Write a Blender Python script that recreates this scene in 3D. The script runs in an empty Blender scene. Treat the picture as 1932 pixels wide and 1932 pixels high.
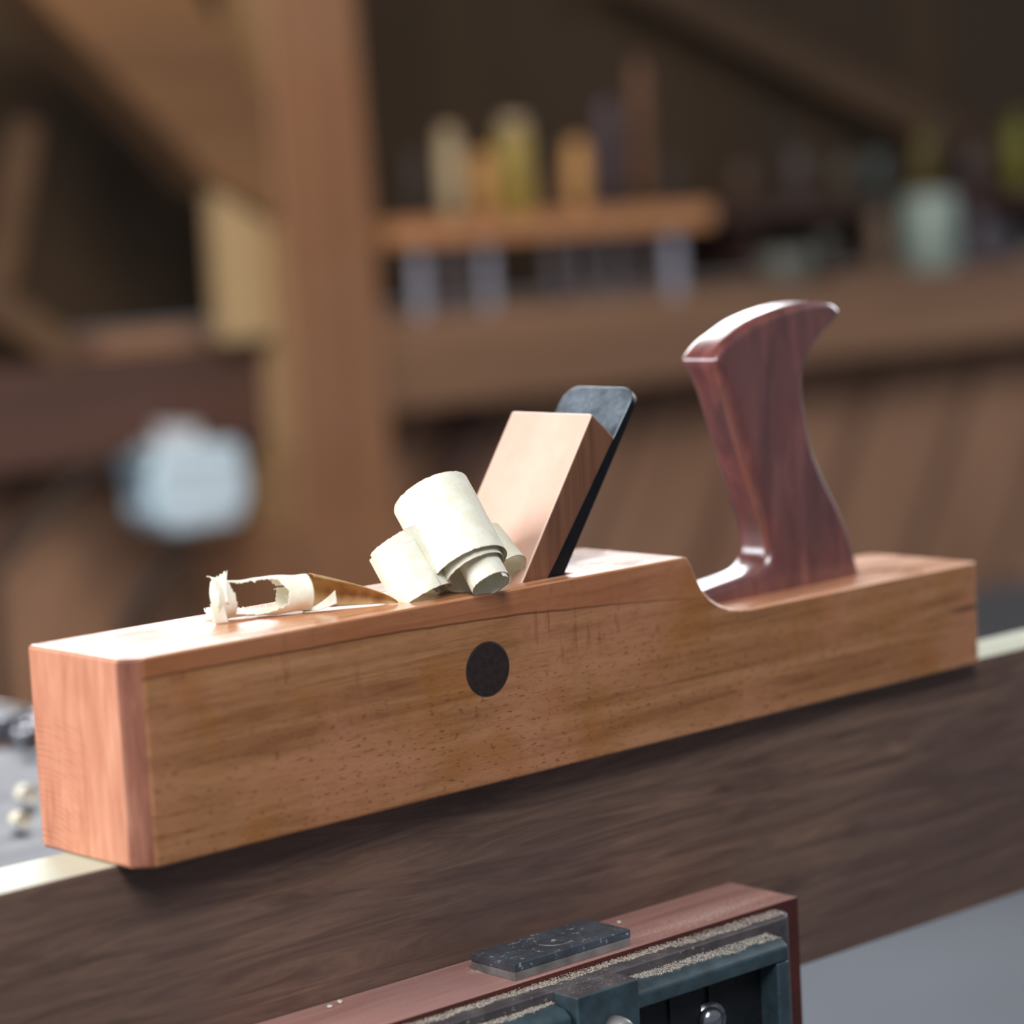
import bpy, bmesh, math, random
from mathutils import Vector, Matrix, noise
random.seed(7)
sc = bpy.context.scene
COL = sc.collection
BASE = 950.0            # height in mm of the surface the plane stands on, above the floor

# ------------------------------------------------------------------ camera frame (mm, fitted)
F_PX = 5043.8
CAM = Vector((-651.219, -971.385, 286.196))
YAW, PITCH, ROLL = 0.738214443, 0.115670049, -0.0527395233
FW = Vector((math.sin(YAW)*math.cos(PITCH), math.cos(YAW)*math.cos(PITCH), -math.sin(PITCH)))
RT0 = Vector((math.cos(YAW), -math.sin(YAW), 0)); UP0 = RT0.cross(FW)
RT = RT0*math.cos(ROLL) + UP0*math.sin(ROLL)
UP = -RT0*math.sin(ROLL) + UP0*math.cos(ROLL)
def ray(px, py): return FW + RT*(px-966)/F_PX - UP*(py-966)/F_PX
def atY(px, py, y): d = ray(px, py); return CAM + d*((y-CAM.y)/d.y)
def atZ(px, py, z): d = ray(px, py); return CAM + d*((z-CAM.z)/d.z)
def W(v): return Vector((v[0], v[1], v[2]+BASE))*0.001

# ------------------------------------------------------------------ mesh builder
class MB:
    def __init__(s): s.v = []; s.f = []; s.mi = []
    def add(s, vs, fs, mi=0):
        o = len(s.v); s.v += [Vector(v) for v in vs]; s.f += [tuple(i+o for i in f) for f in fs]; s.mi += [mi]*len(fs); return s
    def box(s, a, b, mi=0, rot=None, c=None):
        x0,y0,z0 = a; x1,y1,z1 = b
        vs = [Vector(p) for p in ((x0,y0,z0),(x1,y0,z0),(x1,y1,z0),(x0,y1,z0),(x0,y0,z1),(x1,y0,z1),(x1,y1,z1),(x0,y1,z1))]
        if rot: 
            c = Vector(c) if c else (vs[0]+vs[6])/2
            vs = [rot @ (p-c) + c for p in vs]
        return s.add(vs, [(0,3,2,1),(4,5,6,7),(0,1,5,4),(1,2,6,5),(2,3,7,6),(3,0,4,7)], mi)
    def prism(s, poly, y0, y1, mi=0):          # poly in XZ, extruded in Y
        n = len(poly)
        vs = [(p[0], y0, p[1]) for p in poly] + [(p[0], y1, p[1]) for p in poly]
        fs = [tuple(range(n)), tuple(range(2*n-1, n-1, -1))] + [(i, i+n, (i+1)%n+n, (i+1)%n) for i in range(n)]
        return s.add(vs, fs, mi)
    def slab(s, poly, z0, z1, mi=0):           # poly in XY, extruded in Z
        n = len(poly)
        vs = [(p[0], p[1], z0) for p in poly] + [(p[0], p[1], z1) for p in poly]
        fs = [tuple(range(n-1,-1,-1)), tuple(range(n, 2*n))] + [(i, (i+1)%n, (i+1)%n+n, i+n) for i in range(n)]
        return s.add(vs, fs, mi)
    def beam(s, a, b, wy, h, mi=0):            # bar from a to b, section wy (along Y) by h
        a = Vector(a); b = Vector(b); d = (b-a).normalized(); n = Vector((0,1,0)).cross(d).normalized()
        q = [(-1,-1),(1,-1),(1,1),(-1,1)]
        vs = [p + Vector((0,1,0))*(i*wy/2) + n*(j*h/2) for p in (a,b) for i,j in q]
        return s.add(vs, [(0,1,2,3),(7,6,5,4),(0,4,5,1),(1,5,6,2),(2,6,7,3),(3,7,4,0)], mi)
    def tube(s, pts, rad, n=12, mi=0, cap=True):
        pts = [Vector(p) for p in pts]; rad = rad if isinstance(rad, (list, tuple)) else [rad]*len(pts)
        vs = []; prev = None
        for i, p in enumerate(pts):
            d = (pts[min(i+1, len(pts)-1)] - pts[max(i-1, 0)]).normalized()
            if prev is None: a = d.orthogonal().normalized()
            else: a = (prev - d*prev.dot(d)).normalized()
            prev = a; b = d.cross(a)
            vs += [p + (a*math.cos(2*math.pi*k/n) + b*math.sin(2*math.pi*k/n))*rad[i] for k in range(n)]
        fs = [(i*n+k, i*n+(k+1)%n, (i+1)*n+(k+1)%n, (i+1)*n+k) for i in range(len(pts)-1) for k in range(n)]
        if cap: fs += [tuple(range(n-1,-1,-1)), tuple(range((len(pts)-1)*n, len(pts)*n))]
        return s.add(vs, fs, mi)
    def build(s, name, mat, parent=None, smooth=False, bevel=0, seg=3, loc=None, world=False, angle=35):
        """verts in local mm of the bench frame; parent = Empty whose mm location is parent['_o']"""
        org = Vector(parent['_o']) if parent else (Vector(loc) if loc is not None else Vector((0,0,0)))
        me = bpy.data.meshes.new(name)
        if parent: vs = [(v-org)*0.001 for v in s.v]
        else: vs = [(v-org)*0.001 for v in s.v]
        me.from_pydata(vs, [], s.f)
        mats = mat if isinstance(mat, (list, tuple)) else [mat]
        for m in mats: me.materials.append(m)
        me.polygons.foreach_set('material_index', s.mi)
        bm = bmesh.new(); bm.from_mesh(me); bmesh.ops.recalc_face_normals(bm, faces=bm.faces); bm.to_mesh(me); bm.free()
        if smooth: me.polygons.foreach_set('use_smooth', [True]*len(me.polygons))
        me.update()
        o = bpy.data.objects.new(name, me); COL.objects.link(o)
        if parent: o.parent = parent
        else: o.location = W(org)
        if bevel:
            b = o.modifiers.new('Bevel', 'BEVEL'); b.width = bevel*0.001; b.segments = seg; b.limit_method = 'ANGLE'; b.angle_limit = math.radians(angle); b.harden_normals = False
            me.polygons.foreach_set('use_smooth', [True]*len(me.polygons))
            w = o.modifiers.new('WN', 'WEIGHTED_NORMAL'); w.keep_sharp = False
        return o
def tag(o, label, cat, group=None, kind=None):
    o['label'] = label; o['category'] = cat
    if group: o['group'] = group
    if kind: o['kind'] = kind
    return o
def thing(name, org, label, cat, group=None):
    o = bpy.data.objects.new(name, None); COL.objects.link(o); o.empty_display_size = 0.02
    o.location = W(org); o['_o'] = list(org); return tag(o, label, cat, group)
def struct(o): o['kind'] = 'structure'; return o
YR = math.radians(-1.0)
def RV(v):                                     # vise / board frame, turned one degree against the plane
    c, s_ = math.cos(YR), math.sin(YR); return Vector((v[0]*c - v[1]*s_, v[0]*s_ + v[1]*c, v[2]))
def turned(mb): mb.v = [RV(v) for v in mb.v]; return mb

# ------------------------------------------------------------------ materials
def lin(c): return tuple(((x/255)/12.92 if x/255 <= .04045 else ((x/255+.055)/1.055)**2.4) for x in c) + (1,)
class NT:
    def __init__(s, name):
        s.m = bpy.data.materials.new(name); s.m.use_nodes = True; s.t = s.m.node_tree; s.n = s.t.nodes
        s.b = s.n['Principled BSDF']; s.co = s.n.new('ShaderNodeTexCoord').outputs['Object']
    def link(s, a, b): s.t.links.new(a, b)
    def val(s, sock, v):
        if hasattr(v, 'links') or isinstance(v, bpy.types.NodeSocket): s.link(v, sock)
        else: sock.default_value = v
    def map(s, scale=(1,1,1), rot=(0,0,0), loc=(0,0,0), co=None):
        n = s.n.new('ShaderNodeMapping'); s.link(co or s.co, n.inputs[0]); n.inputs['Scale'].default_value = scale
        n.inputs['Rotation'].default_value = rot; n.inputs['Location'].default_value = loc; return n.outputs[0]
    def noise(s, scale, sc_=(1,1,1), detail=4, rough=.55, dist=0, rot=(0,0,0), loc=(0,0,0)):
        n = s.n.new('ShaderNodeTexNoise'); s.link(s.map(sc_, rot, loc), n.inputs['Vector'])
        n.inputs['Scale'].default_value = scale; n.inputs['Detail'].default_value = detail; n.inputs['Roughness'].default_value = rough
        n.inputs['Distortion'].default_value = dist; return n.outputs['Fac']
    def ramp(s, fac, stops, interp='LINEAR'):
        n = s.n.new('ShaderNodeValToRGB'); s.link(fac, n.inputs[0]); r = n.color_ramp; r.interpolation = interp
        while len(r.elements) < len(stops): r.elements.new(.5)
        for e, (p, c) in zip(r.elements, stops):
            e.position = p; e.color = c if len(c) == 4 else (*c, 1)
        return n.outputs['Color']
    def step(s, fac, a, b): return s.mr(fac, a, b, 0, 1)
    def mr(s, x, a, b, c, d):
        n = s.n.new('ShaderNodeMapRange'); s.val(n.inputs[0], x)
        for i, v in enumerate((a,b,c,d)): n.inputs[i+1].default_value = v
        return n.outputs[0]
    def math(s, op, a, b=0, clamp=False):
        n = s.n.new('ShaderNodeMath'); n.operation = op; n.use_clamp = clamp; s.val(n.inputs[0], a); s.val(n.inputs[1], b); return n.outputs[0]
    def mix(s, f, a, b, mode='MIX'):
        n = s.n.new('ShaderNodeMix'); n.data_type = 'RGBA'; n.blend_type = mode
        s.val(n.inputs[0], f); s.val(n.inputs[6], a); s.val(n.inputs[7], b); return n.outputs[2]
    def sep(s):
        n = s.n.new('ShaderNodeSeparateXYZ'); s.link(s.co, n.inputs[0]); return n.outputs
    def bump(s, h, strength=.3, dist=.001):
        n = s.n.new('ShaderNodeBump'); n.inputs['Strength'].default_value = strength; n.inputs['Distance'].default_value = dist
        s.link(h, n.inputs['Height']); s.link(n.outputs[0], s.b.inputs['Normal'])
    def set(s, **k):
        for a, v in k.items(): s.val(s.b.inputs[a.replace('_', ' ')], v)
        return s.m

def wood(name, light, dark, along='X', scale=1.0, rough=.5, coat=0.0, blotch=None, contrast=1.0, bump=.15):
    t = NT(name); st = {'X': (3,60,60), 'Y': (60,3,60), 'Z': (60,60,3)}[along]
    g = t.noise(1.0*scale, st, 6, .6, .6)
    fine = t.noise(6.0*scale, st, 3, .6)
    f = t.math('ADD', t.math('MULTIPLY', g, .75), t.math('MULTIPLY', fine, .25))
    c = t.ramp(f, [(.5-.17/contrast, lin(dark)), (.5+.15/contrast, lin(light))])
    if blotch:
        c = t.mix(t.step(t.noise(9*scale, detail=3), .42, .68), c, lin(blotch))
    t.bump(fine, bump, .0005)
    t.set(Base_Color=c, Roughness=t.mr(g, .3, .7, rough-.08, rough+.1), Coat_Weight=coat, Coat_Roughness=.2)
    return t.m

def beech_body():
    t = NT('oiled_beech_body'); x, y, z = t.sep()[:3]
    g = t.noise(1.0, (5,90,110), 6, .6, .8)
    c = t.ramp(g, [(.30, lin((130,80,44))), (.52, lin((168,116,74))), (.72, lin((184,132,92)))])
    bl = t.noise(14, (1,1,1.3), 3, .5, .5)
    c = t.mix(t.math('MULTIPLY', t.step(bl, .46, .62), .55), c, lin((186,126,92)))
    gold = t.noise(19, (1,1,1), 2, .5, .3, loc=(3,1,2))
    c = t.mix(t.math('MULTIPLY', t.step(gold, .5, .64), .5), c, lin((156,96,30)))
    # vertical rubbed blotches near the upper part
    vb = t.noise(1, (190,90,45), 3, .6)
    vb2 = t.noise(20, (1,1,1), 2, .5, loc=(7,0,0))
    m = t.math('MULTIPLY', t.step(vb, .55, .66), t.step(vb2, .52, .62))
    m = t.math('MULTIPLY', m, t.mr(z, .04, .065, 0, .5))
    c = t.mix(m, c, lin((120,60,34)))
    fs_ = t.noise(1, (60,900,900), 3, .6)
    c = t.mix(t.math('MULTIPLY', t.step(fs_, .5, .66), .28), c, lin((122,76,42)))
    fs2 = t.noise(1, (90,260,300), 3, .6, .4, loc=(9,2,0))
    c = t.mix(t.math('MULTIPLY', t.step(fs2, .53, .68), .22), c, lin((112,62,34)))
    # beech flecks
    fl = t.noise(1, (210,500,620), 2, .45, .3)
    fm = t.math('MULTIPLY', t.step(fl, .60, .68), t.mr(z, .072, .045, .12, .55))
    c = t.mix(fm, c, lin((96,50,22)))
    # glue line, sagging toward the heel
    wob = t.math('MULTIPLY', t.math('SUBTRACT', t.noise(30, (1,1,1), 2), .5), .0022)
    z0 = t.math('SUBTRACT', .0855, t.math('MULTIPLY', x, .004))
    z0 = t.math('SUBTRACT', z0, t.math('MULTIPLY', t.math('POWER', t.math('MAXIMUM', t.math('SUBTRACT', x, .12), 0), 2), .2))
    z0 = t.math('ADD', z0, wob)
    d = t.math('SUBTRACT', z, z0)
    above = t.math('MULTIPLY', t.step(d, -.0002, .0004), t.mr(x, .30, .39, .5, .0))
    c = t.mix(above, c, lin((160,92,58)))
    line = t.math('MULTIPLY', t.mr(t.math('ABSOLUTE', d), .0002, .0009, .75, 0), t.mr(x, .25, .40, 1, .0))
    c = t.mix(line, c, lin((74,34,14)))
    # short dark crack at the heel
    cr = t.math('MULTIPLY', t.mr(t.math('ABSOLUTE', t.math('SUBTRACT', z, .0345)), .0006, .0022, .8, 0), t.mr(x, .572, .583, 0, 1))
    c = t.mix(cr, c, lin((58,26,16)))
    t.bump(fl, .12, .0004)
    t.set(Base_Color=c, Roughness=t.mr(g, .3, .7, .36, .48), Coat_Weight=.25, Coat_Roughness=.28)
    return t.m

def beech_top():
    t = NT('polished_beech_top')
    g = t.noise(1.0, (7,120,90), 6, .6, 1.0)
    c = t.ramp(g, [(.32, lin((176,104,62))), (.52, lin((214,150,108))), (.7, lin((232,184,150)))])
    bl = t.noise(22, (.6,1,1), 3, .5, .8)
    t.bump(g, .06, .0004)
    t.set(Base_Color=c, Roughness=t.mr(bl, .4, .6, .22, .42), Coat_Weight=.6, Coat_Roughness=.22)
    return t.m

def beech_end(tint):
    t = NT('beech_end_grain'); x, y, z = t.sep()[:3]
    # growth rings around a far centre below the block
    def rings(cy, cz, k):
        dy = t.math('SUBTRACT', y, cy); dz = t.math('SUBTRACT', z, cz)
        r = t.math('SQRT', t.math('ADD', t.math('MULTIPLY', dy, dy), t.math('MULTIPLY', dz, dz)))
        r = t.math('ADD', r, t.math('MULTIPLY', t.noise(40, (1,1,1), 2), .003))
        return t.math('SINE', t.math('MULTIPLY', r, k))
    rr = rings(.075, -.045, 2300)
    half = t.step(y, .0395, .0405)
    lo = t.mr(z, .066, .060, 0, 1)
    m = t.math('MULTIPLY', t.math('MULTIPLY', t.math('MULTIPLY', t.step(rr, .1, .9), t.step(t.noise(1,(20,30,260),2), .4, .6)), half), t.math('MULTIPLY', lo, .42))
    vb = t.noise(1, (60,200,26), 4, .6, .4)
    c = t.ramp(vb, [(.33, lin(tint[0])), (.55, lin(tint[1])), (.72, lin(tint[2]))])
    big = t.noise(26, (1,1,.6), 2)
    c = t.mix(t.math('MULTIPLY', t.step(big, .46, .62), .5), c, lin(tint[1]))
    c = t.mix(m, c, lin((150,80,46)))
    seam = t.math('MULTIPLY', t.mr(t.math('ABSOLUTE', t.math('SUBTRACT', y, .040)), .0002, .0009, .45, 0), lo)
    c = t.mix(seam, c, lin((140,74,40)))
    t.bump(vb, .08, .0004)
    t.set(Base_Color=c, Roughness=.42, Coat_Weight=.3, Coat_Roughness=.3)
    return t.m

def handle_mat():
    t = NT('red_brown_lacquered_handle')
    g = t.noise(1, (70,70,14), 5, .6, .6); b = t.noise(34, (1,1,.7), 3)
    c = t.ramp(g, [(.3, lin((76,34,30))), (.55, lin((112,58,52))), (.75, lin((140,84,76)))])
    c = t.mix(t.math('MULTIPLY', t.step(b, .5, .7), .5), c, lin((104,62,60)))
    w_ = t.noise(60, (1,1,1), 3, loc=(2,5,1))
    t.bump(g, .08, .0005)
    t.set(Base_Color=c, Roughness=t.mr(b, .35, .65, .28, .46), Coat_Weight=1.0, Coat_Roughness=.25, Coat_IOR=1.8)
    return t.m

def shaving_mat(name='pale_shaving', a=(244,241,224), b=(234,229,204), tr=.12):
    t = NT(name)
    f1 = t.noise(1500, (1,1,1), 2, .5); f2 = t.noise(120, (1,1,1), 3)
    c = t.ramp(f2, [(.35, lin(b)), (.6, lin(a))])
    c = t.mix(t.math('MULTIPLY', t.step(f1, .57, .66), .22), c, lin((186,166,118)))
    at = t.n.new('ShaderNodeAttribute'); at.attribute_name = 'edge'
    c = t.mix(at.outputs['Fac'], c, lin((170,118,74)))
    t.bump(f1, .3, .0002)
    t.set(Base_Color=c, Roughness=.75)
    tl = t.n.new('ShaderNodeBsdfTranslucent'); t.link(c, tl.inputs['Color'])
    mx = t.n.new('ShaderNodeMixShader'); mx.inputs[0].default_value = tr
    t.link(t.b.outputs[0], mx.inputs[1]); t.link(tl.outputs[0], mx.inputs[2]); t.link(mx.outputs[0], t.n['Material Output'].inputs['Surface'])
    return t.m

def metal(name, col, rough=.4, metallic=.9, spots=None, sp=.62):
    t = NT(name); n1 = t.noise(260, detail=5, rough=.65); n2 = t.noise(70, detail=4)
    c = t.ramp(n2, [(.35, lin(tuple(int(k*.75) for k in col))), (.65, lin(col))])
    if spots: c = t.mix(t.step(n1, sp, sp+.05), c, lin(spots))
    t.bump(n1, .12, .0004)
    t.set(Base_Color=c, Metallic=metallic, Roughness=t.mr(n1, .3, .7, rough-.08, rough+.12)); return t.m

def plain(name, col, rough=.6, metallic=0.0, var=.25, scale=8):
    t = NT(name); n1 = t.noise(scale, detail=4)
    c = t.ramp(n1, [(.3, lin(tuple(int(k*(1-var)) for k in col))), (.7, lin(col))])
    t.set(Base_Color=c, Roughness=rough, Metallic=metallic); return t.m

M = dict(
 body=beech_body(), top=beech_top(),
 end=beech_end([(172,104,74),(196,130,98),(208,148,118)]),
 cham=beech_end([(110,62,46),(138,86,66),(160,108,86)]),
 handle=handle_mat(),
 plug=plain('dark_wood_plug', (52,38,34), .38, 0, .35, 300),
 plugring=plain('plug_gap', (92,70,56), .6),
 wedge=wood('pale_beech_wedge', (218,180,160), (206,164,142), 'Z', .6, .42, .15, contrast=.7),
 wedge_side=wood('wedge_side_shaded', (128,84,58), (92,56,36), 'Z', 2.0, .5, .05),  # side face turned from the light, its shade painted into the wood tone
 iron=metal('blued_iron', (150,162,172), .38, .75),
 iron_dark=metal('dark_iron_edge', (34,34,38), .42, .6),
 shav=shaving_mat(), shav_in=shaving_mat('shaded_shaving', (206,168,112), (170,124,74), .3),  # second one has the shade inside the curl painted as brown
 board=None, pale=wood('freshly_planed_edge', (190,192,172), (172,172,146), 'X', .8, .5, 0, contrast=.8),
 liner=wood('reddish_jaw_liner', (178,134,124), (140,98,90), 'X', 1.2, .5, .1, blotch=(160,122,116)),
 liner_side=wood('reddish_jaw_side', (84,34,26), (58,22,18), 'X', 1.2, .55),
 vise=metal('blue_green_enamel', (62,80,87), .42, .12, (120,110,98), .72),
 vise_bare=metal('worn_dark_iron', (104,98,100), .5, .4, (160,150,140), .62),
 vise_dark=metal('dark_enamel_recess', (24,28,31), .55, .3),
 steel=metal('scuffed_dark_steel', (104,112,122), .34, .55, (190,196,200), .6),
 steel_lo=metal('brushed_grey_steel', (150,147,144), .4, .3),
 chrome=metal('bright_steel', (190,190,196), .2, .95),
 dust=plain('sawdust', (255,240,222), 1.0, 0, .04, 900),
 post=wood('old_timber_front', (140,98,68), (104,68,44), 'Z', .12, .7, 0, blotch=(128,96,72), contrast=.8),
 postside=wood('old_timber_side', (176,142,104), (132,100,68), 'Z', .12, .7, 0, contrast=.8),
 brace=wood('timber_brace', (118,84,52), (84,56,32), 'X', .1, .75, 0, contrast=.8),
 dkstrut=wood('dim_strut', (92,66,42), (66,46,30), 'X', .1, .75), loft=wood('loft_timber', (78,58,38), (56,40,26), 'X', .1, .97),
 block=wood('pale_timber_block', (176,150,112), (138,112,78), 'Z', .1, .75, 0, contrast=.8),
 beamL=wood('dark_beam_wood', (84,56,46), (58,38,32), 'X', .1, .75, 0),
 beamR=wood('brown_beam_wood', (146,112,86), (112,82,62), 'X', .1, .75, 0),
 shelf=wood('orange_shelf_wood', (192,138,94), (156,106,68), 'X', .15, .6, 0),
 shelfdark=wood('dark_shelf_wood', (66,40,32), (46,28,22), 'X', .15, .7, 0),
)
def board_mat():
    t = NT('dark_board_face'); x, y, z = t.sep()[:3]
    g = t.noise(1, (7,90,95), 7, .7, 1.4)
    c = t.ramp(g, [(.32, lin((78,56,46))), (.5, lin((106,82,70))), (.68, lin((130,102,84)))])
    b = t.noise(7, (.8,1,1), 3, .55, .8)
    c = t.mix(t.math('MULTIPLY', t.step(b, .45, .65), .5), c, lin((88,70,66)))
    r_ = t.noise(1, (9,60,60), 3, .5, 1.0, loc=(4,0,0))
    c = t.mix(t.math('MULTIPLY', t.step(r_, .62, .7), .25), c, lin((124,88,64)))
    c = t.mix(t.mr(z, -.132, -.150, 0, .5), c, lin((132,100,66)))
    t.bump(g, .2, .0008); t.set(Base_Color=c, Roughness=.55); return t.m
M['board'] = board_mat()

# ------------------------------------------------------------------ the jointer plane
L, WD, H, H2, CH = 600.0, 80.6, 95.4, 61.2, 8.3
plane = thing('jointer_plane', (0,0,0), 'long oiled beech jointer plane with a red brown open handle, resting on the board edge', 'hand plane')
prof = [(0,0),(L,0),(L,H2)]
curve = [(420,H2),(404,H2),(395,61.9),(387,63.4),(379,66.6),(372,71.0),(366.6,76.4),(362.6,83),(359.4,89.8),(355.9,H)]
prof += curve + [(0,H)]
def body_mesh():
    bm = bmesh.new()
    n = len(prof)
    a = [bm.verts.new((p[0]*.001, 0, p[1]*.001)) for p in prof]
    b = [bm.verts.new((p[0]*.001, WD*.001, p[1]*.001)) for p in prof]
    fr = bm.faces.new(a); bk = bm.faces.new(list(reversed(b)))
    for i in range(n):
        bm.faces.new((a[i], b[i], b[(i+1)%n], a[(i+1)%n]))
    bmesh.ops.recalc_face_normals(bm, faces=bm.faces)
    # big chamfer on the two nose corners
    es = [e for e in bm.edges if all(abs(v.co.x) < 1e-6 for v in e.verts) and abs(e.verts[0].co.y-e.verts[1].co.y) < 1e-6 and e.verts[0].co.y < .01]
    bmesh.ops.bevel(bm, geom=es, offset=CH*.001, segments=1, affect='EDGES', profile=.5)
    me = bpy.data.meshes.new('body'); bm.to_mesh(me); bm.free()
    return me
me = body_mesh()
body = bpy.data.objects.new('body', me); COL.objects.link(body)
cut = MB(); cut.prism([(214,H+8),(291,H+8),(287,H),(252,14),(234,14),(224,H)], 11.5, 74.5)
cut.box((234,16,-5),(245,70,30))
cutter = cut.build('cutter_tmp', M['body']); cutter.location = (0,0,0)
bo = body.modifiers.new('cut', 'BOOLEAN'); bo.object = cutter; bo.operation = 'DIFFERENCE'; bo.solver = 'EXACT'
bpy.context.view_layer.update()
me2 = bpy.data.meshes.new_from_object(body.evaluated_get(bpy.context.evaluated_depsgraph_get()))
body.modifiers.clear(); body.data = me2; me2.name = 'body'
bpy.data.objects.remove(cutter)
me2.materials.clear()
for m in (M['body'], M['top'], M['end'], M['cham']): me2.materials.append(m)
for p in me2.polygons:
    nx, ny, nz = p.normal
    c = p.center
    inside = 12e-3 < c.y < 74e-3 and c.z < .0953 and .2 < c.x < .325 and c.z > .001
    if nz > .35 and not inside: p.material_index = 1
    elif nx < -.95: p.material_index = 2
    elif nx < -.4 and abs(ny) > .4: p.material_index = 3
    else: p.material_index = 0
body.parent = plane
bv = body.modifiers.new('Bevel', 'BEVEL'); bv.width = .002; bv.segments = 3; bv.limit_method = 'ANGLE'; bv.angle_limit = math.radians(40); bv.material = -1
me2.polygons.foreach_set('use_smooth', [True]*len(me2.polygons))
body.modifiers.new('WN', 'WEIGHTED_NORMAL')

# plug on the cheek
pl = MB(); pc = (210.9, 58.2); n = 48; R_ = 13.6
ring = lambda r, y: [Vector((pc[0]+r*1.03*math.cos(2*math.pi*k/n), y, pc[1]+r*.98*math.sin(2*math.pi*k/n))) for k in range(n)]
vs = ring(R_, 2) + ring(R_, -.25) + ring(R_-.5, -.45)
fs = [(i*n+k, i*n+(k+1)%n, (i+1)*n+(k+1)%n, (i+1)*n+k) for i in range(2) for k in range(n)] + [tuple(range(2*n, 3*n))]
pl.add(vs, fs); o = pl.build('plug', M['plug'], plane); o['label'] = 'round dark wooden plug'
rg = MB(); vs = ring(R_+.05, -.02) + ring(R_+.55, -.02) + ring(R_+.5, -.10)+ ring(R_+.1, -.10)
fs = [(i*n+k, i*n+(k+1)%n, ((i+1)%4)*n+(k+1)%n, ((i+1)%4)*n+k) for i in range(4) for k in range(n)]
rg.add(vs, fs); rg.build('plug_rim', M['plugring'], plane)

# wedge and iron: plane through the bed line
def inY(px, py, y): p = atY(px, py, y); return Vector((p.x, p.z))
WY0, WY1 = 12.5, 73.5
tA = inY(1117,779,WY0); tB = inY(1161,825,WY0); bA = inY(985,1097,WY0); bB = inY(1037,1089,WY0)
dirA = (bA-tA).normalized(); dirB = (bB-tB).normalized()
loA = tA + dirA*125; loB = tB + dirB*125
wd = MB(); 
prisq = [tA, tB, loB, loA]
wd.prism([(p.x, p.y) for p in prisq], WY0, WY1)
wd.mi = [1,1] + [0]*4
wo = wd.build('wedge', [M['wedge'], M['wedge_side']], plane, bevel=1.6, seg=3)
wo['label'] = 'pale beech wedge'
# cutting iron behind the wedge: rounded top, thin steel
it = inY(1180,768,WY0+1.5)
u = -dirB; nrm = Vector((-u.y, u.x)); 
if nrm.x < 0: nrm = -nrm
def iron_part(name, near, thick, top_len, ya, yb, mat, rr, lo):
    # outline in (width, along) then mapped to 3-D
    pts = []
    w0, w1 = ya, yb
    pts += [(w0, -lo), (w1, -lo), (w1, top_len-rr)]
    for k in range(1, 9): a = math.pi/2*k/8; pts.append((w1-rr+rr*math.cos(a), top_len-rr+rr*math.sin(a)))
    for k in range(0, 9): a = math.pi/2*k/8; pts.append((w0+rr-rr*math.sin(a), top_len-rr+rr*math.cos(a)))
    base = Vector((tB.x, tB.y)) 
    mbx = MB(); n = len(pts)
    def P3(w_, s_, off):
        q = base + u*s_ + nrm*off; return Vector((q.x, w_, q.y))
    vs = [P3(w_, s_, near) for w_, s_ in pts] + [P3(w_, s_, near+thick+max(0,-s_)*.055) for w_, s_ in pts]
    fs = [tuple(range(n)), tuple(range(2*n-1, n-1, -1))] + [(i, (i+1)%n, (i+1)%n+n, i+n) for i in range(n)]
    mbx.add(vs, fs); mbx.mi = [0,0] + [1]*n
    return mbx.build(name, mat, plane, bevel=.7, seg=2)
o = iron_part('cutting_iron', .1, 4.6, 31, WY0+1.2, WY0+54, [M['iron'], M['iron_dark']], 10, 118)
o['label'] = 'blue grey steel cutting iron'

# handle
def smooth_closed(P, per=6):
    out = []; n = len(P)
    for i in range(n):
        p0,p1,p2,p3 = P[i-1],P[i],P[(i+1)%n],P[(i+2)%n]
        for k in range(per):
            t = k/per
            a = [0.5*((2*p1[j]) + (-p0[j]+p2[j])*t + (2*p0[j]-5*p1[j]+4*p2[j]-p3[j])*t*t + (-p0[j]+3*p1[j]-3*p2[j]+p3[j])*t**3) for j in range(3)]
            out.append(a)
    return out
HP = [ # x, z, edge radius
 (413,196,4.5),(420,203,5),(432,209,6),(446,214.5,6),(462,218.2,6),(480,220.6,5.5),(497,221,4.5),(510,219.4,3.2),(516.5,215,2.6),(514,209.5,2.8),
 (503,202,4),(492.5,193,5),(486.5,183,5.5),(485,171,5.5),(486.5,158,5.5),(489.5,143,5.5),(494.5,131,5.5),(502,117,5),(511,102,4.5),(518.5,86,4),(523.5,70,3),(525.2,61.5,1.5),(524,59,1),
 (500,58,1),(450,58,1),(400,58,1),(387,58.5,1),(385,61.5,1.5),(387,66.5,2.5),(398,69.5,4.5),(415,71.5,5.5),(432,73.5,6),(443,76,6),(449,81,6),(450.5,89,6),(448,102,6.5),(441,120,7),(433.5,140,7),(426.5,160,7),(419,180,6.5),(413.5,190.5,5)]
HY0, HY1 = 26.5, 54.0
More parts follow.
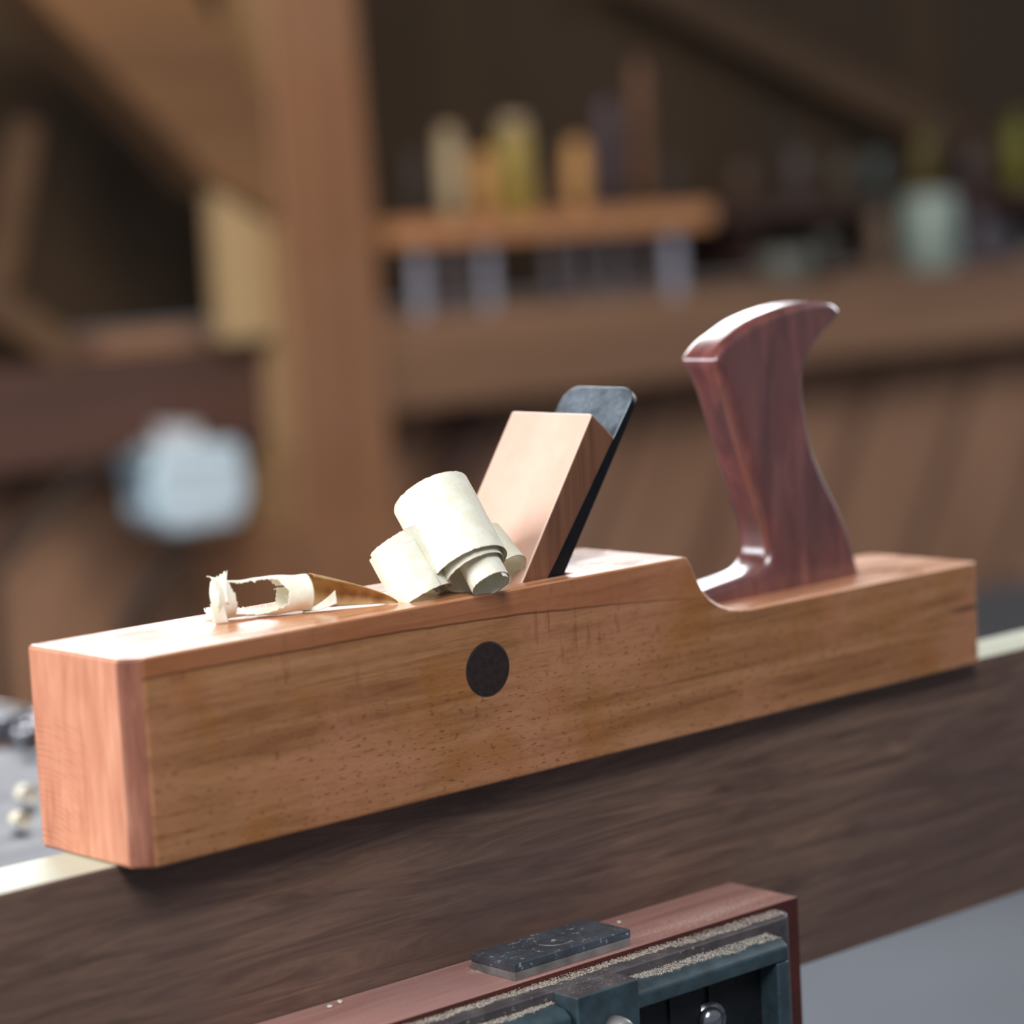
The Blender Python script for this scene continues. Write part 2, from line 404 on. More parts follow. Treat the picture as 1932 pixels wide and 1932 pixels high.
def handle():
    P = smooth_closed(HP, 5); n = len(P)
    # outward normals
    area = sum(P[i][0]*P[(i+1)%n][1]-P[(i+1)%n][0]*P[i][1] for i in range(n))
    sg = 1 if area > 0 else -1
    N = []
    for i in range(n):
        dx = P[(i+1)%n][0]-P[i-1][0]; dz = P[(i+1)%n][1]-P[i-1][1]; l = math.hypot(dx,dz) or 1
        N.append((sg*dz/l, -sg*dx/l))
    rc_ = []
    for i in range(n):
        a_, b_, c_ = P[i-2], P[i], P[(i+2)%n]
        cr = (b_[0]-a_[0])*(c_[1]-b_[1])-(b_[1]-a_[1])*(c_[0]-b_[0])
        A_ = math.hypot(b_[0]-a_[0], b_[1]-a_[1]); B_ = math.hypot(c_[0]-b_[0], c_[1]-b_[1]); C_ = math.hypot(c_[0]-a_[0], c_[1]-a_[1])
        R_c = A_*B_*C_/(2*abs(cr)+1e-9)
        rc_.append(min(P[i][2], .62*R_c) if cr*sg > 0 else P[i][2])
    for _ in range(3):
        mn = [min(rc_[i-1]+.5, rc_[i], rc_[(i+1)%n]+.5) for i in range(n)]; rc_ = mn
    for i in range(n): P[i][2] = max(rc_[i], .2)
    mb = MB(); rings_ = []
    K = 6
    seq = []
    for side in (0, 1):
        for k in range(K+1):
            a = math.pi/2*k/K
            if side: a = math.pi/2 - a
            # inset and depth
            ring = []
            for i in range(n):
                r = P[i][2]
                r_ins = r*(1-math.sin(a)); dep = r*1.15*(1-math.cos(a))
                y = HY0+dep if side == 0 else HY1-dep
                if side == 0: y = HY0 + r*1.15*(1-math.cos(a)); 
                # side0 : a from 0 (inset r, y=HY0) to 90 (inset 0, y=HY0+r)
                ring.append((P[i][0]-N[i][0]*r_ins, y, P[i][1]-N[i][1]*r_ins))
            seq.append(ring)
    vs = [Vector(p) for rg_ in seq for p in rg_]
    m = len(seq)
    fs = [(j*n+i, j*n+(i+1)%n, (j+1)*n+(i+1)%n, (j+1)*n+i) for j in range(m-1) for i in range(n)]
    fs += [tuple(range(n)), tuple(range((m-1)*n, m*n))]
    mb.add(vs, fs); return mb
ho = handle().build('handle', M['handle'], plane, smooth=True)
ho['label'] = 'red brown lacquered open handle'
ho.modifiers.new('WN', 'WEIGHTED_NORMAL')

# ------------------------------------------------------------------ board on edge
board = MB()
board.box((-700,20.4,-150),(1500,62.0,0)); board.mi = [0,1,0,0,0,0]
turned(board)
bo_ = board.build('board', [M['board'], M['pale']], None, loc=(0,41,-150), bevel=.5, seg=1)
tag(bo_, 'thick dark brown board clamped on edge in the vise, its top edge freshly planed', 'board')

# ------------------------------------------------------------------ vise
vz = thing('bench_vise', RV((220,-20,-240)), 'blue green cast iron bench vise dusted with sawdust, with a reddish wooden jaw liner', 'vise')
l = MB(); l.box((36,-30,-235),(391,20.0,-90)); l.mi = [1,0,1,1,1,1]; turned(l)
lo_ = l.build('jaw_liner', [M['liner'], M['liner_side']], vz, bevel=.6, seg=2); lo_['label'] = 'reddish wooden jaw liner'
CX = 221
def mir(pts): return [(2*CX-x, y) for x, y in reversed(pts)]
# back plate against liner
j = MB(); 
half = [(CX,-30.2),(376,-30.2),(376,-34),(373,-39),(366,-43.5),(CX,-43.5)]
j.slab(half + [(2*CX-366,-43.5),(2*CX-373,-39),(2*CX-376,-34),(2*CX-376,-30.2)], -232, -93.6)
turned(j); j.build('jaw_plate', M['vise_bare'], vz, bevel=1.0, seg=3)
# outer frame with recessed pockets
fr = MB()
FX, FT = 352, -100.5
def rail(x0, x1, y0, y1, z0, z1): fr.box((x0,y0,z0),(x1,y1,z1))
for sx in (1, -1):
    X = lambda v: CX + sx*(v-CX)
    # top rail with sloped shoulder
    xa, xb = sorted((X(CX+22), X(FX)))
    fr.add([(xa,-43,-98.5),(xb,-43,-98.5),(xb,-54,-99.8),(xa,-54,-99.8),(xa,-58.5,-103),(xb,-58.5,-103),(xa,-43,-110.5),(xb,-43,-110.5),(xa,-58.5,-110.5),(xb,-58.5,-110.5)],
           [(0,1,2,3),(3,2,5,4),(4,5,9,8),(8,9,7,6),(0,6,7,1),(0,3,4,8,6),(1,7,9,5,2)])
    xa, xb = sorted((X(FX-9), X(FX))); fr.box((xa,-58.5,-232),(xb,-43,-110.5))
    xa, xb = sorted((X(CX+22), X(FX-9))); fr.box((xa,-58.5,-232),(xb,-43,-222))
turned(fr); fr.build('frame', M['vise'], vz, bevel=1.4, seg=3)
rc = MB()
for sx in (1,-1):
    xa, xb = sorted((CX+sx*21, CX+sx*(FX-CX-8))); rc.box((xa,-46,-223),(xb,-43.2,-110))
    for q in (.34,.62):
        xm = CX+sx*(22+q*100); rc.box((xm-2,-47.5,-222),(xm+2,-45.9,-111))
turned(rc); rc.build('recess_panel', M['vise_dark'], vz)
bs = MB(); bs.box((201,-60.5,-232),(242.5,-43,-93.8)); bs.mi = [0,1,0,0,0,0]
turned(bs); bs.build('boss', [M['vise'], M['vise_bare']], vz, bevel=1.4, seg=3)
bt = MB(); q = RV((224,-60,-114.5)); d = Vector((-.12,-1,.0)).normalized()
bt.tube([q, q+d*7, q+d*9.4, q+d*10.6, q+d*11], [6.6,6.6,5.9,4.2,1.5], 18)
o = bt.build('guide_pin', M['steel_lo'], vz, smooth=True); o['label'] = 'rounded grey steel pin end'
cb = MB(); q = RV((303,-46,-132.5)); cb.tube([q, q+d*4, q+d*6, q+d*6.6],[7,7,4.5,1],18)
cb.tube([q+Vector((0,-1,0)), q+d*1.5],[9.5,9.5],18)
o = cb.build('bolt_head', M['chrome'], vz, smooth=True); o['label'] = 'shiny steel bolt head in the recess'

# steel dog plate on the liner
dg = thing('dog_plate', RV((231,-12,-90)), 'small scuffed dark steel block lying on the reddish jaw liner', 'steel block')
a = MB(); a.box((191.5,-26.5,-85.6),(270.5,6,-81.4)); turned(a); a.build('upper_plate', M['steel'], dg, bevel=.5, seg=2)
a = MB(); a.box((191.8,-26.2,-90),(270.2,5.8,-85.65)); turned(a); a.build('lower_plate', M['steel_lo'], dg, bevel=.3, seg=2)
a = MB(); pts=[RV((232+9.5*math.cos(t_), -10+9.5*math.sin(t_), -81.35)) for t_ in [math.radians(k) for k in range(150,331,10)]]
a.tube(pts, [.12+.22*math.sin(math.pi*k/(len(pts)-1)) for k in range(len(pts))], 6)
a.build('scribed_ring', M['steel_lo'], dg, smooth=True)

# sawdust
du = MB(); rnd = random.Random(3)
def grain(x, y, z, s_):
    p = RV((x,y,z)); vs = [p + Vector((rnd.uniform(-1,1), rnd.uniform(-1,1), rnd.uniform(-.25,.4)))*s_ for _ in range(4)]
    du.add(vs, [(0,1,2),(0,2,3),(0,3,1),(1,3,2)])
def nz(x, k=0): return noise.noise(Vector((x*.06, k*7.3, 1.7))) + .5*noise.noise(Vector((x*.3, k*3.1, 5.2)))
for _ in range(9500):
    x = rnd.uniform(70, 372)
    w_ = 5.6 + 3.0*nz(x, 1) + (3.0 if x > 290 else 0); w_ = max(w_, 1.5)
    y = -30.4 - abs(rnd.random())*w_
    grain(x, y, -93.4 + rnd.random()*1.3*(1-(-30.4-y)/(w_+.1)), rnd.uniform(.25,.6))
for _ in range(6500):
    x = rnd.choice((rnd.uniform(244, 351), rnd.uniform(244,351), rnd.uniform(120, 199)))
    cen = 47 + (2.5 if x > 290 else 0)
    if x > 199: w_ = max(1.2, 2.2 + 2.2*nz(x, 2) + (x-244)/107*4.0)
    else: w_ = max(1.0, 2.5 + 2*nz(x,5)); 
    y = -44.2 - rnd.random()*w_*1.7
    z = -98.6 - (-43-y)*.12 if y > -54 else -99.9-(-54-y)*.7
    grain(x, y, z + rnd.random()*.9, rnd.uniform(.25,.6))
for _ in range(4200):
    x = rnd.gauss(335, 26); y = rnd.gauss(-18, 6)
    if x < 388 and -29 < y < 16: grain(x, y, -89.9, rnd.uniform(.12,.35))
for _ in range(500): grain(rnd.uniform(60,388), rnd.uniform(-29,16), -89.9, rnd.uniform(.1,.3))
for _ in range(500): grain(rnd.uniform(203,241), rnd.uniform(-59,-31), -93.6, rnd.uniform(.1,.3))
for _ in range(350): grain(rnd.uniform(193,269), rnd.uniform(-25,4), -81.3, rnd.uniform(.08,.2))
for _ in range(260): grain(rnd.gauss(191,2.0), rnd.gauss(1,3), -89.8, rnd.uniform(.2,.5))
for _ in range(40): grain(rnd.gauss(232,.9), rnd.gauss(-11,.9), -81.2, rnd.uniform(.2,.5))
so = du.build('sawdust', M['dust']); so.data.polygons.foreach_set('use_smooth', [True]*len(so.data.polygons)); tag(so, 'pale sawdust lying along the ledges of the vise', 'sawdust', kind='stuff')
# small loose chips on the liner
def chip(x, y, z, s_, rz, lab):
    c = MB(); n_=5
    pts = [Vector((math.cos(k*2*math.pi/n_+.3)*s_*(1.6 if k%2 else 1), math.sin(k*2*math.pi/n_+.3)*s_*.7, 0)) for k in range(n_)]
    R3 = Matrix.Rotation(rz,3,'Z') @ Matrix.Rotation(.25,3,'X'); ctr = Vector((x,y,z))
    vs = [ctr + R3@p for p in pts] + [ctr + R3@p + Vector((0,0,.4)) for p in pts]
    c.add(vs, [tuple(range(n_-1,-1,-1)), tuple(range(n_,2*n_))]+[(k,(k+1)%n_,(k+1)%n_+n_,k+n_) for k in range(n_)])
    o = c.build('wood_chip', M['shav'], None, loc=(x,y,z)); return tag(o, lab, 'wood chip', 'small wood chips on the jaw liner')
for px, py, s_, rz, lab in ((641,1890,1.9,.6,'larger pale chip on the jaw liner left of the steel block'),(622,1899,1.4,-.2,'smaller pale chip on the jaw liner, beside the larger one far left'),
                            (1168,1740,1.2,.1,'tiny pale chip on the jaw liner just right of the steel block')):
    p = atZ(px, py, -89.3); chip(p.x, p.y, p.z, s_, rz, lab)

# ------------------------------------------------------------------ shavings
def ribbon(rows, name, mats, thick=.28, sub=1, org=None):
    """rows: list of lists of points across the width"""
    mb = MB(); nw = len(rows[0]); vs = [p for r in rows for p in r]
    fs = [(i*nw+k, i*nw+k+1, (i+1)*nw+k+1, (i+1)*nw+k) for i in range(len(rows)-1) for k in range(nw-1)]
    mb.add(vs, fs)
    o = mb.build(name, mats, None, smooth=True, loc=org)
    ea = o.data.attributes.new('edge', 'FLOAT', 'POINT')
    ea.data.foreach_set('value', [(.75 if k in (0, nw-1) else 0.0) for r in rows for k in range(nw)])
    s_ = o.modifiers.new('Solid', 'SOLIDIFY'); s_.thickness = thick*.001; s_.offset = 0
    return o
def frame(ax_img, tilt):
    """ax_img (right, up) direction of the roll axis in the picture, tilt = lean away from the camera"""
    n_ = math.hypot(*ax_img); a, b = ax_img[0]/n_, ax_img[1]/n_
    ai = RT*a + UP*b
    A = ai*math.cos(tilt) + FW*math.sin(tilt)
    B = RT*b - UP*a
    N = -(FW*math.cos(tilt) - ai*math.sin(tilt))
    return A.normalized(), B.normalized(), N.normalized()
def roll(O, fr3, th0, th1, rad, shift, lo, hi, off=lambda t: (0,0), jag=.35, seed=0, steps=200, nw=14):
    A, B, N = fr3; rows = []
    for i in range(steps+1):
        t = i/steps; th = th0 + (th1-th0)*t; r = rad(t); sh = shift(t); ob, on = off(t)
        jl = jag*noise.noise(Vector((i*.45, seed, 0))) + jag*.6*noise.noise(Vector((i*1.7, seed, 3)))
        jh = jag*noise.noise(Vector((i*.45, seed+9, 0))) + jag*.6*noise.noise(Vector((i*1.7, seed+9, 3)))
        a0, a1 = lo(t)+sh+jl, hi(t)+sh+jh
        row = []
        for k in range(nw):
            q = (0, .012, .03)[k] if k < 3 else ((.97, .988, 1)[k-nw+3] if k >= nw-3 else (k-2)/(nw-5)); s_ = a0+(a1-a0)*q
            rr = r + .25*noise.noise(Vector((th*1.5, s_*.08, seed)))
            row.append(O + B*(rr*math.cos(th)+ob) + N*(rr*math.sin(th)+on) + A*s_)
        rows.append(row)
    return rows
def lerp(a, b, t): return a+(b-a)*t
def pw(pts):
    def f(t):
        for (a, va), (b, vb) in zip(pts, pts[1:]):
            if t <= b: 
                k = (t-a)/(b-a); k = k*k*(3-2*k); return lerp(va, vb, k)
        return pts[-1][1]
    return f
GS = 'wood shavings lying on top of the plane'
O1 = atY(880, 1064, 9)
fr1 = frame((-85,157), math.radians(24))
# theta: 0 = right in picture, 90deg = toward camera, 180 = left
rows = roll(O1, fr1, math.radians(-70), math.radians(-70+360*3.3), 
            pw([(0,20.4),(.22,19.9),(.34,16.8),(.52,15.6),(.64,10.4),(1,8.8)]),
            pw([(0,0),(.24,0),(.34,-3.5),(.52,-5),(.64,-14),(1,-17)]),
            pw([(0,-3.5),(.22,-3.5),(.36,-2),(1,-1)]), pw([(0,42),(.32,42),(.44,40),(1,36)]),
            off=lambda t: (pw([(0,0),(.22,0),(.36,1.0),(.52,1.6),(.66,5.4),(1,6.2)])(t), pw([(0,0),(.5,0),(1,1.2)])(t)), seed=1, steps=350)
s1 = ribbon(rows, 'wood_shaving', M['shav'], org=O1)
tag(s1, 'largest tightly rolled pale shaving with its inner coil sliding out, leaning against the wedge', 'wood shaving', GS)
fr2 = frame((-55,96), math.radians(10))
O2 = atY(796, 1116, 20)
rows = roll(O2, fr2, math.radians(48), math.radians(48+360*1.75),
            pw([(0,15.2),(.5,14.6),(.72,13.6),(1,10.5)]), pw([(0,0),(1,0)]), pw([(0,-4),(1,-4)]), pw([(0,22),(.2,26),(.4,30),(.75,28),(1,22)]),
            off=lambda t: (0, 0), seed=4, steps=190)
s2 = ribbon(rows, 'wood_shaving', M['shav'], org=O2)
tag(s2, 'medium pale rolled shaving standing at the left side of the largest roll', 'wood shaving', GS)
fr3 = frame((-50,62), math.radians(30))
O3 = atY(957, 1076, 15)
rows = roll(O3, fr3, math.radians(-170), math.radians(-170+360*1.15), pw([(0,11.6),(1,10.0)]), pw([(0,0),(1,-1)]), pw([(0,0),(1,0)]), pw([(0,24),(1,24)]), seed=6, steps=130)
s3 = ribbon(rows, 'wood_shaving', M['shav'], org=O3)
tag(s3, 'small pale curl squeezed between the largest roll and the wedge', 'wood shaving', GS)

# long twisted shaving
P0 = Vector((86, 57, H)); D = Vector((80,-39,0)).normalized(); Q = Vector((-D.y, D.x, 0)); Zv = Vector((0,0,1))
NA, NP, TL = 110, 150, 50.0
def tw_pt(a, ph):
    flare = max(0, (11-a)/11)
    r = 8.9 + 3.0*flare**1.3 + .35*math.sin(a*.22+1) + .3*noise.noise(Vector((a*.15, ph*1.2, 2)))
    if ph > 4.1: r -= (ph-4.1)*1.3                     # the seam overlaps inward
    cz = H + .5 + 8.9 + .5
    p = P0 + D*(a+1.5*math.sin(ph)) + Vector((0,0,cz)) - Vector((0,0,P0.z)) + (Zv*math.cos(ph) - Q*math.sin(ph))*r
    if p.z < H+.35: p.z = H+.35
    return p
def tw_keep(a, ph):
    """ph: 0 top, 1.57 towards the camera, 3.14 bottom, -1.57 far side"""
    j = 1.1*noise.noise(Vector((a*.9, ph*2.2, 11))) + .9*noise.noise(Vector((a*2.6, ph*7, 3)))
    jp = .16*noise.noise(Vector((a*.8, ph, 21))) + .12*noise.noise(Vector((a*2.9, ph, 9)))
    if a < 1.2 + 1.2*abs(j): return False
    if a < 9.5 + j*.7 + 2.0*math.sin(ph-.6):           # left ring, open at the back top
        return -.25 + jp < ph < 4.3
    if a < 33.5 + 1.3*j - 3.0*math.cos(ph*2):          # the torn window
        u_ = (a-9)/24.5
        top = -.55 + jp < ph < .42 + .25*(1-4*(u_-.5)**2)*0 + jp
        low = 2.35 + .55*math.sin(math.pi*u_) - .2 + jp < ph < 3.9 + jp*2
        return top or low
    if a > TL - 1.5 - .8*abs(j)*0: return False
    return -1.2 < ph < 5.0
VS = [[tw_pt(TL*i_/NA, lerp(-1.3, 5.0, k/NP)) for k in range(NP+1)] for i_ in range(NA+1)]
used = {}; tv = []; tf = []
def vid(i_, k):
    if (i_, k) not in used: used[(i_, k)] = len(tv); tv.append(VS[i_][k])
    return used[(i_, k)]
for i_ in range(NA):
    for k in range(NP):
        if tw_keep(TL*(i_+.5)/NA, lerp(-1.3, 5.0, (k+.5)/NP)):
            tf.append((vid(i_,k), vid(i_,k+1), vid(i_+1,k+1), vid(i_+1,k)))
# torn upright tuft on the far left and the pointed tip curling out of the right end
def strip(fn, nu, nv):
    o_ = len(tv)
    for u_ in range(nu+1):
        for v_ in range(nv+1): tv.append(fn(u_/nu, v_/nv))
    for u_ in range(nu):
        for v_ in range(nv):
            a_ = o_+u_*(nv+1)+v_; tf.append((a_, a_+1, a_+nv+2, a_+nv+1))
base_t = lambda q: P0 + D*(1.0+6.0*q) + Vector((0,0,19.0)) - Q*4.5
strip(lambda u_, v_: P0 + D*(lerp(.2, 8.5, v_) + u_*1.6 - 1.0*math.sin(u_*3)) + Zv*(9.5 + 13.5*u_*(.74+.34*v_+.10*noise.noise(Vector((v_*9,3,u_*2))))) - Q*(10.6 - 7.5*u_**1.6), 14, 22)
strip(lambda u_, v_: P0 + D*(lerp(-.5, 6.0, v_)+1.8*u_) + Zv*(max(.4, 9.8 - 10.2*u_ + .9*noise.noise(Vector((v_*7,1,5)))*u_)) - Q*(10.7+ .3*math.sin(u_*3)), 12, 14)
strip(lambda u_, v_: P0 + D*(46 + 16*u_) + Zv*(.5 + .2 + (8.2*u_**1.7)*(.35+.75*v_) + 1.4*v_*(1-u_)*0) - Q*(lerp(4.5, -3.0*(1-u_)+1.5*u_, v_)), 16, 8)
mbt = MB(); mbt.add(tv, tf)
s4 = mbt.build('twisted_shaving', [M['shav'], M['shav_in']], None, smooth=True, loc=P0)
sm = s4.modifiers.new('Solid', 'SOLIDIFY'); sm.thickness = .0003; sm.offset = 0
# opened leaf end, its inside shade put into the brown colour
leaf = []
for i in range(41):
    t = i/40; s_ = 47 + 46*t; r = 9.1*(1-t)**.72 + .15
    row = []
    for k in range(15):
        q = k/14; a = math.radians(lerp(28, -150, q))
        c_ = P0 + D*(s_ + (1-t)*4*math.sin(a+1)) + Zv*(r+.4) + Q*(-2*(1-t)) 
        row.append(c_ + (Zv*math.cos(a) + (-Q)*math.sin(a))*r)
    leaf.append(row)
nv0 = len(s4.data.vertices)
bm = bmesh.new(); bm.from_mesh(s4.data)
gv = [[bm.verts.new((p-P0)*.001) for p in r] for r in leaf]
for i in range(40):
    for k in range(14):
        f = bm.faces.new((gv[i][k], gv[i][k+1], gv[i+1][k+1], gv[i+1][k])); f.material_index = 1; f.smooth = True
bm.to_mesh(s4.data); bm.free()
tag(s4, 'long twisted shaving with torn left end and open tail tinted as shaded inside, lying near the nose', 'wood shaving', GS)

# ------------------------------------------------------------------ workbench behind the board
bn = thing('workbench', (-300, 380, -BASE), 'grey wooden workbench behind the board at lower left, out of focus', 'workbench')
benchm = wood('grey_bench_top', (58,57,64), (36,36,42), 'X', .5, .5, 0, contrast=.9)
b_ = MB(); b_.box((-1200,62.6,-160),(380,720,-92)); turned(b_); b_.build('bench_top', benchm, bn, bevel=3)
for lx in (-1120, 5):
    for ly in (110, 610):
        b_ = MB(); b_.box((lx,ly,-BASE),(lx+90,ly+90,-160)); turned(b_); b_.build('leg', benchm, bn, bevel=3)
b_ = MB(); b_.box((-1120,130,-760),(95,170,-640)); turned(b_); b_.build('stretcher', benchm, bn, bevel=3)
# vise screw and guide rods reaching under the bench (carry the vise)
g_ = MB()
for x_ in (150, 292): g_.tube([RV((x_,-30,-200)), RV((x_,400,-200))], 9, 16)
g_.tube([RV((221,-30,-205)), RV((221,420,-205))], 14, 16)
g_.build('guide_rod', M['steel_lo'], vz, smooth=True)
g_ = MB(); g_.box((110,66,-230),(332,100,-161)); turned(g_); g_.build('rear_jaw', M['vise'], vz, bevel=3)

# ------------------------------------------------------------------ room
WALLY = 4000.0
floor = MB(); floor.box((-5000,-4000,-BASE-60),(12000,WALLY+200,-BASE))
fm = plain('grey_concrete_floor', (92,98,107), .75, 0, .12, 1.2)
struct(floor.build('floor', fm))
def wall_mat():
    t = NT('brown_wall_boards'); x, y, z = t.sep()[:3]
    n1 = t.noise(1, (1.2,1,.35), 5, .6, .6)
    c = t.ramp(n1, [(.3, lin((126,92,70))), (.55, lin((164,126,100))), (.75, lin((176,146,124)))])
    # diagonal boards
    u_ = t.math('FRACT', t.math('MULTIPLY', t.math('ADD', x, t.math('MULTIPLY', z, -.62)), 2.1))
    seam = t.math('MULTIPLY', t.mr(t.math('ABSOLUTE', t.math('SUBTRACT', u_, .5)), .02, .10, 1, 0), .75)
    c = t.mix(seam, c, lin((72,46,34)))
    bid = t.math('FLOOR', t.math('MULTIPLY', t.math('ADD', x, t.math('MULTIPLY', z, -.62)), 2.1))
    v = t.math('FRACT', t.math('MULTIPLY', t.math('SINE', t.math('MULTIPLY', bid, 12.99)), 43.7))
    c = t.mix(t.math('MULTIPLY', v, .35), c, lin((70,44,30)))
    t.set(Base_Color=c, Roughness=.75); return t.m
wlo = MB(); wlo.box((-5000,WALLY,-BASE),(12000,WALLY+120,40))
o = wlo.build('wall_back', wall_mat()); struct(o)
up_m = wood('dark_loft_boards', (60,44,27), (36,26,15), 'Z', .05, .97, 0, blotch=(62,48,34))
wup = MB(); wup.box((-5000,WALLY+250,40),(12000,WALLY+370,2600)); struct(wup.build('wall_upper_back', up_m))
cl = MB(); cl.box((-5000,-600,2600),(12000,WALLY+400,2700)); struct(cl.build('ceiling', up_m))

def px_box(pts_x, top, bot, y, depth):  pass
# main post
def postx(px, py, y): return atY(px, py, y).x
PY = 3700.0
xL = (postx(505,0,PY)+postx(548,650,PY)+postx(577,1050,PY))/3
xR = (postx(674,0,PY)+postx(704,310,PY)+postx(752,950,PY))/3
pt = thing('timber_post', ((xL+xR)/2, PY+80, -BASE), 'thick square brown timber post left of centre, blurred behind the plane', 'post')
def lineat(p, q, z):
    a_, c_ = atY(*p, PY), atY(*q, PY); k = (z-a_.z)/(c_.z-a_.z); return a_.x + (c_.x-a_.x)*k
xLz = lambda z: lineat((505,0), (577,1050), z); xRz = lambda z: lineat((672,0), (752,950), z)
b_ = MB(); zb, zt = -BASE, 2600
b_.add([(xLz(zb),PY,zb),(xRz(zb),PY,zb),(xRz(zb),PY+190,zb),(xLz(zb),PY+190,zb),(xLz(zt),PY,zt),(xRz(zt),PY,zt),(xRz(zt),PY+190,zt),(xLz(zt),PY+190,zt)],
       [(0,3,2,1),(4,5,6,7),(0,1,5,4),(1,2,6,5),(2,3,7,6),(3,0,4,7)]); b_.mi = [0,0,0,0,0,1]
b_.build('shaft', [M['post'], M['postside']], pt, bevel=12)
b_ = MB(); b_.box((xL-130,PY-40,-BASE),(xR+60,PY+220,atY(500,1015,PY).z)); 
b_.build('plinth', M['post'], pt, bevel=8)
# brace with its shouldered foot
BY = PY+70
br = thing('diagonal_brace', atY(430,300,BY), 'diagonal timber brace rising to the upper left from the post', 'brace')
e1 = (atY(215,-60,BY)+atY(160,-60,BY))/2; 
hgt = (atY(350,0,BY)-atY(40,0,BY)).length
b_ = MB(); pA = [atY(372,345,BY), atY(20,-20,BY), atY(-60,-110,BY), atY(280,-110,BY), atY(352,0,BY), atY(450,150,BY), atY(500,200,BY), atY(500,420,BY)]
pA = [Vector((min(p.x, xLz(p.z)-2), p.y, p.z)) for p in pA]
n = len(pA); vs = [Vector((p.x, BY-60, p.z)) for p in pA] + [Vector((p.x, BY+90, p.z)) for p in pA]
b_.add(vs, [tuple(range(n)), tuple(range(2*n-1,n-1,-1))]+[(i,(i+1)%n,(i+1)%n+n,i+n) for i in range(n)])
b_.build('brace_bar', M['brace'], br, bevel=8)
b_ = MB(); t0 = atY(378,330,BY); t1 = atY(400,650,BY); b_.box((atY(388,500,BY+30).x, BY-30, t1.z), (min(xLz(t0.z), xLz(t1.z))-2, BY+30, t0.z)); 
o = b_.build('shoulder_block', M['block'], br, bevel=14); o['label'] = 'pale tan block against the post'
# horizontal beams
BEY = 3800.0
def hbeam(name, px0, py0, py1, x0, x1, mat, label):
    a = atY(px0, py0, BEY); c = atY(px0, py1, BEY)
    t = MB(); t.box((x0, BEY, c.z), (x1, BEY+190, a.z))
    o = t.build(name, mat, None, loc=((x0+x1)/2, BEY+95, c.z), bevel=8); return tag(o, label, 'beam'), a.z, c.z
oL, zL1, zL0 = hbeam('timber_beam', 470, 652, 838, -3000, min(xLz(0), xLz(-230))-3, M['beamL'], 'dark reddish horizontal timber beam joining the post from the left')
oR, zR1, zR0 = hbeam('timber_beam', 790, 600, 775, max(xRz(60), xRz(-200))+3, 11000, M['beamR'], 'long brown horizontal timber beam running right from the post')
# posts and braces at far left
def bar(name, p0, p1, th, y, mat, label, wy=120, zend=None):
    a = atY(*p0, y); b = atY(*p1, y)
    if zend is not None: b = a + (b-a)*((zend-a.z)/(b.z-a.z))
    t = MB(); t.beam(a, b, wy, th); o = t.build(name, mat, None, loc=(a+b)/2, bevel=8); return tag(o, label, 'timber')
bar('timber_strut', (48,230), (-10,560), 60, 3955, M['dkstrut'], 'thin leaning timber strut at the far left above the dark beam', 60, zL1+4)
bar('timber_strut', (-60,555), (105,668), 80, 3860, M['dkstrut'], 'short slanting timber strut just above the dark beam at far left')
bar('timber_strut', (1150,1134), (1470,690), 120, 3969.5, M['beamL'], 'slanting dark timber strut behind the plane, right of the wedge', 60, -BASE+45)
bar('timber_strut', (905,770), (735,1155), 110, 3969.5, M['beamL'], 'slanting dark timber strut just right of the post', 60, -BASE+45)
bar('timber_strut', (1150,-60), (1930,330), 120, 4175, M['loft'], 'long slanting roof timber in the dark at upper right', 60)

# cables below left beam
def cable(pts, r, label, y):
    P = [atY(px, py, y) for px, py in pts]
    S = []
    for i in range(len(P)-1):
        p0 = P[max(i-1,0)]; p1 = P[i]; p2 = P[i+1]; p3 = P[min(i+2,len(P)-1)]
        for k in range(8):
            t = k/8; S.append(0.5*((2*p1)+(p2-p0)*t+(2*p0-5*p1+4*p2-p3)*t*t+(-p0+3*p1-3*p2+p3)*t**3))
    S.append(P[-1]); S.append(Vector((P[-1].x, P[-1].y, -BASE+r))); t = MB(); t.tube(S, r, 10); o = t.build('cable', M['cable'], None, smooth=True, loc=P[0]); return tag(o, label, 'cable')
M['cable'] = plain('dark_cable', (40,28,24), .6)
cable([(352,1022),(366,1030),(350,1042),(310,1070),(255,1150),(215,1260),(190,1400)], 16, 'thick dark cable hanging from the pale socket box', 3700)
cable([(300,858),(200,875),(130,925),(60,1000),(-20,1090)], 16, 'dark cable sagging to the left below the dark beam', 3780)

# pale socket box hanging below the left beam
SY = 3640.0
sb = thing('socket_box', atY(375,920,SY), 'pale blue grey socket box with two rows of round outlets, blurred, left of the post', 'socket box')
skin = plain('pale_blue_plastic', (190,214,230), .4, 0, .06, 30)
def poly_prism(mb, pts, y, y0, y1, mi=0):
    P = [atY(a, b, y) for a, b in pts]; n = len(P)
    vs = [Vector((p.x, y0, p.z)) for p in P] + [Vector((p.x, y1, p.z)) for p in P]
    mb.add(vs, [tuple(range(n)), tuple(range(2*n-1,n-1,-1))]+[(i,(i+1)%n,(i+1)%n+n,i+n) for i in range(n)], mi)
b_ = MB(); poly_prism(b_, [(312,842),(455,832),(472,925),(455,985),(330,1006),(292,975),(285,900)], SY, SY, SY+110); b_.build('housing', skin, sb, bevel=12)
b_ = MB(); poly_prism(b_, [(262,868),(300,850),(300,955),(282,940)], SY, SY+20, SY+90); b_.build('side_flap', plain('blue_grey_plastic', (120,140,155), .5), sb, bevel=6)
sk = plain('socket_white', (236,238,246), .5)
for j_, py in enumerate((880, 918, 958)):
    for i_, px in enumerate((340, 385, 430)):
        c = atY(px+j_*3, py-(px-340)*.07, SY); t = MB(); t.tube([Vector((c.x,SY-9,c.z)), Vector((c.x,SY+2,c.z))], [13,13], 16); t.build('socket', sk, sb)
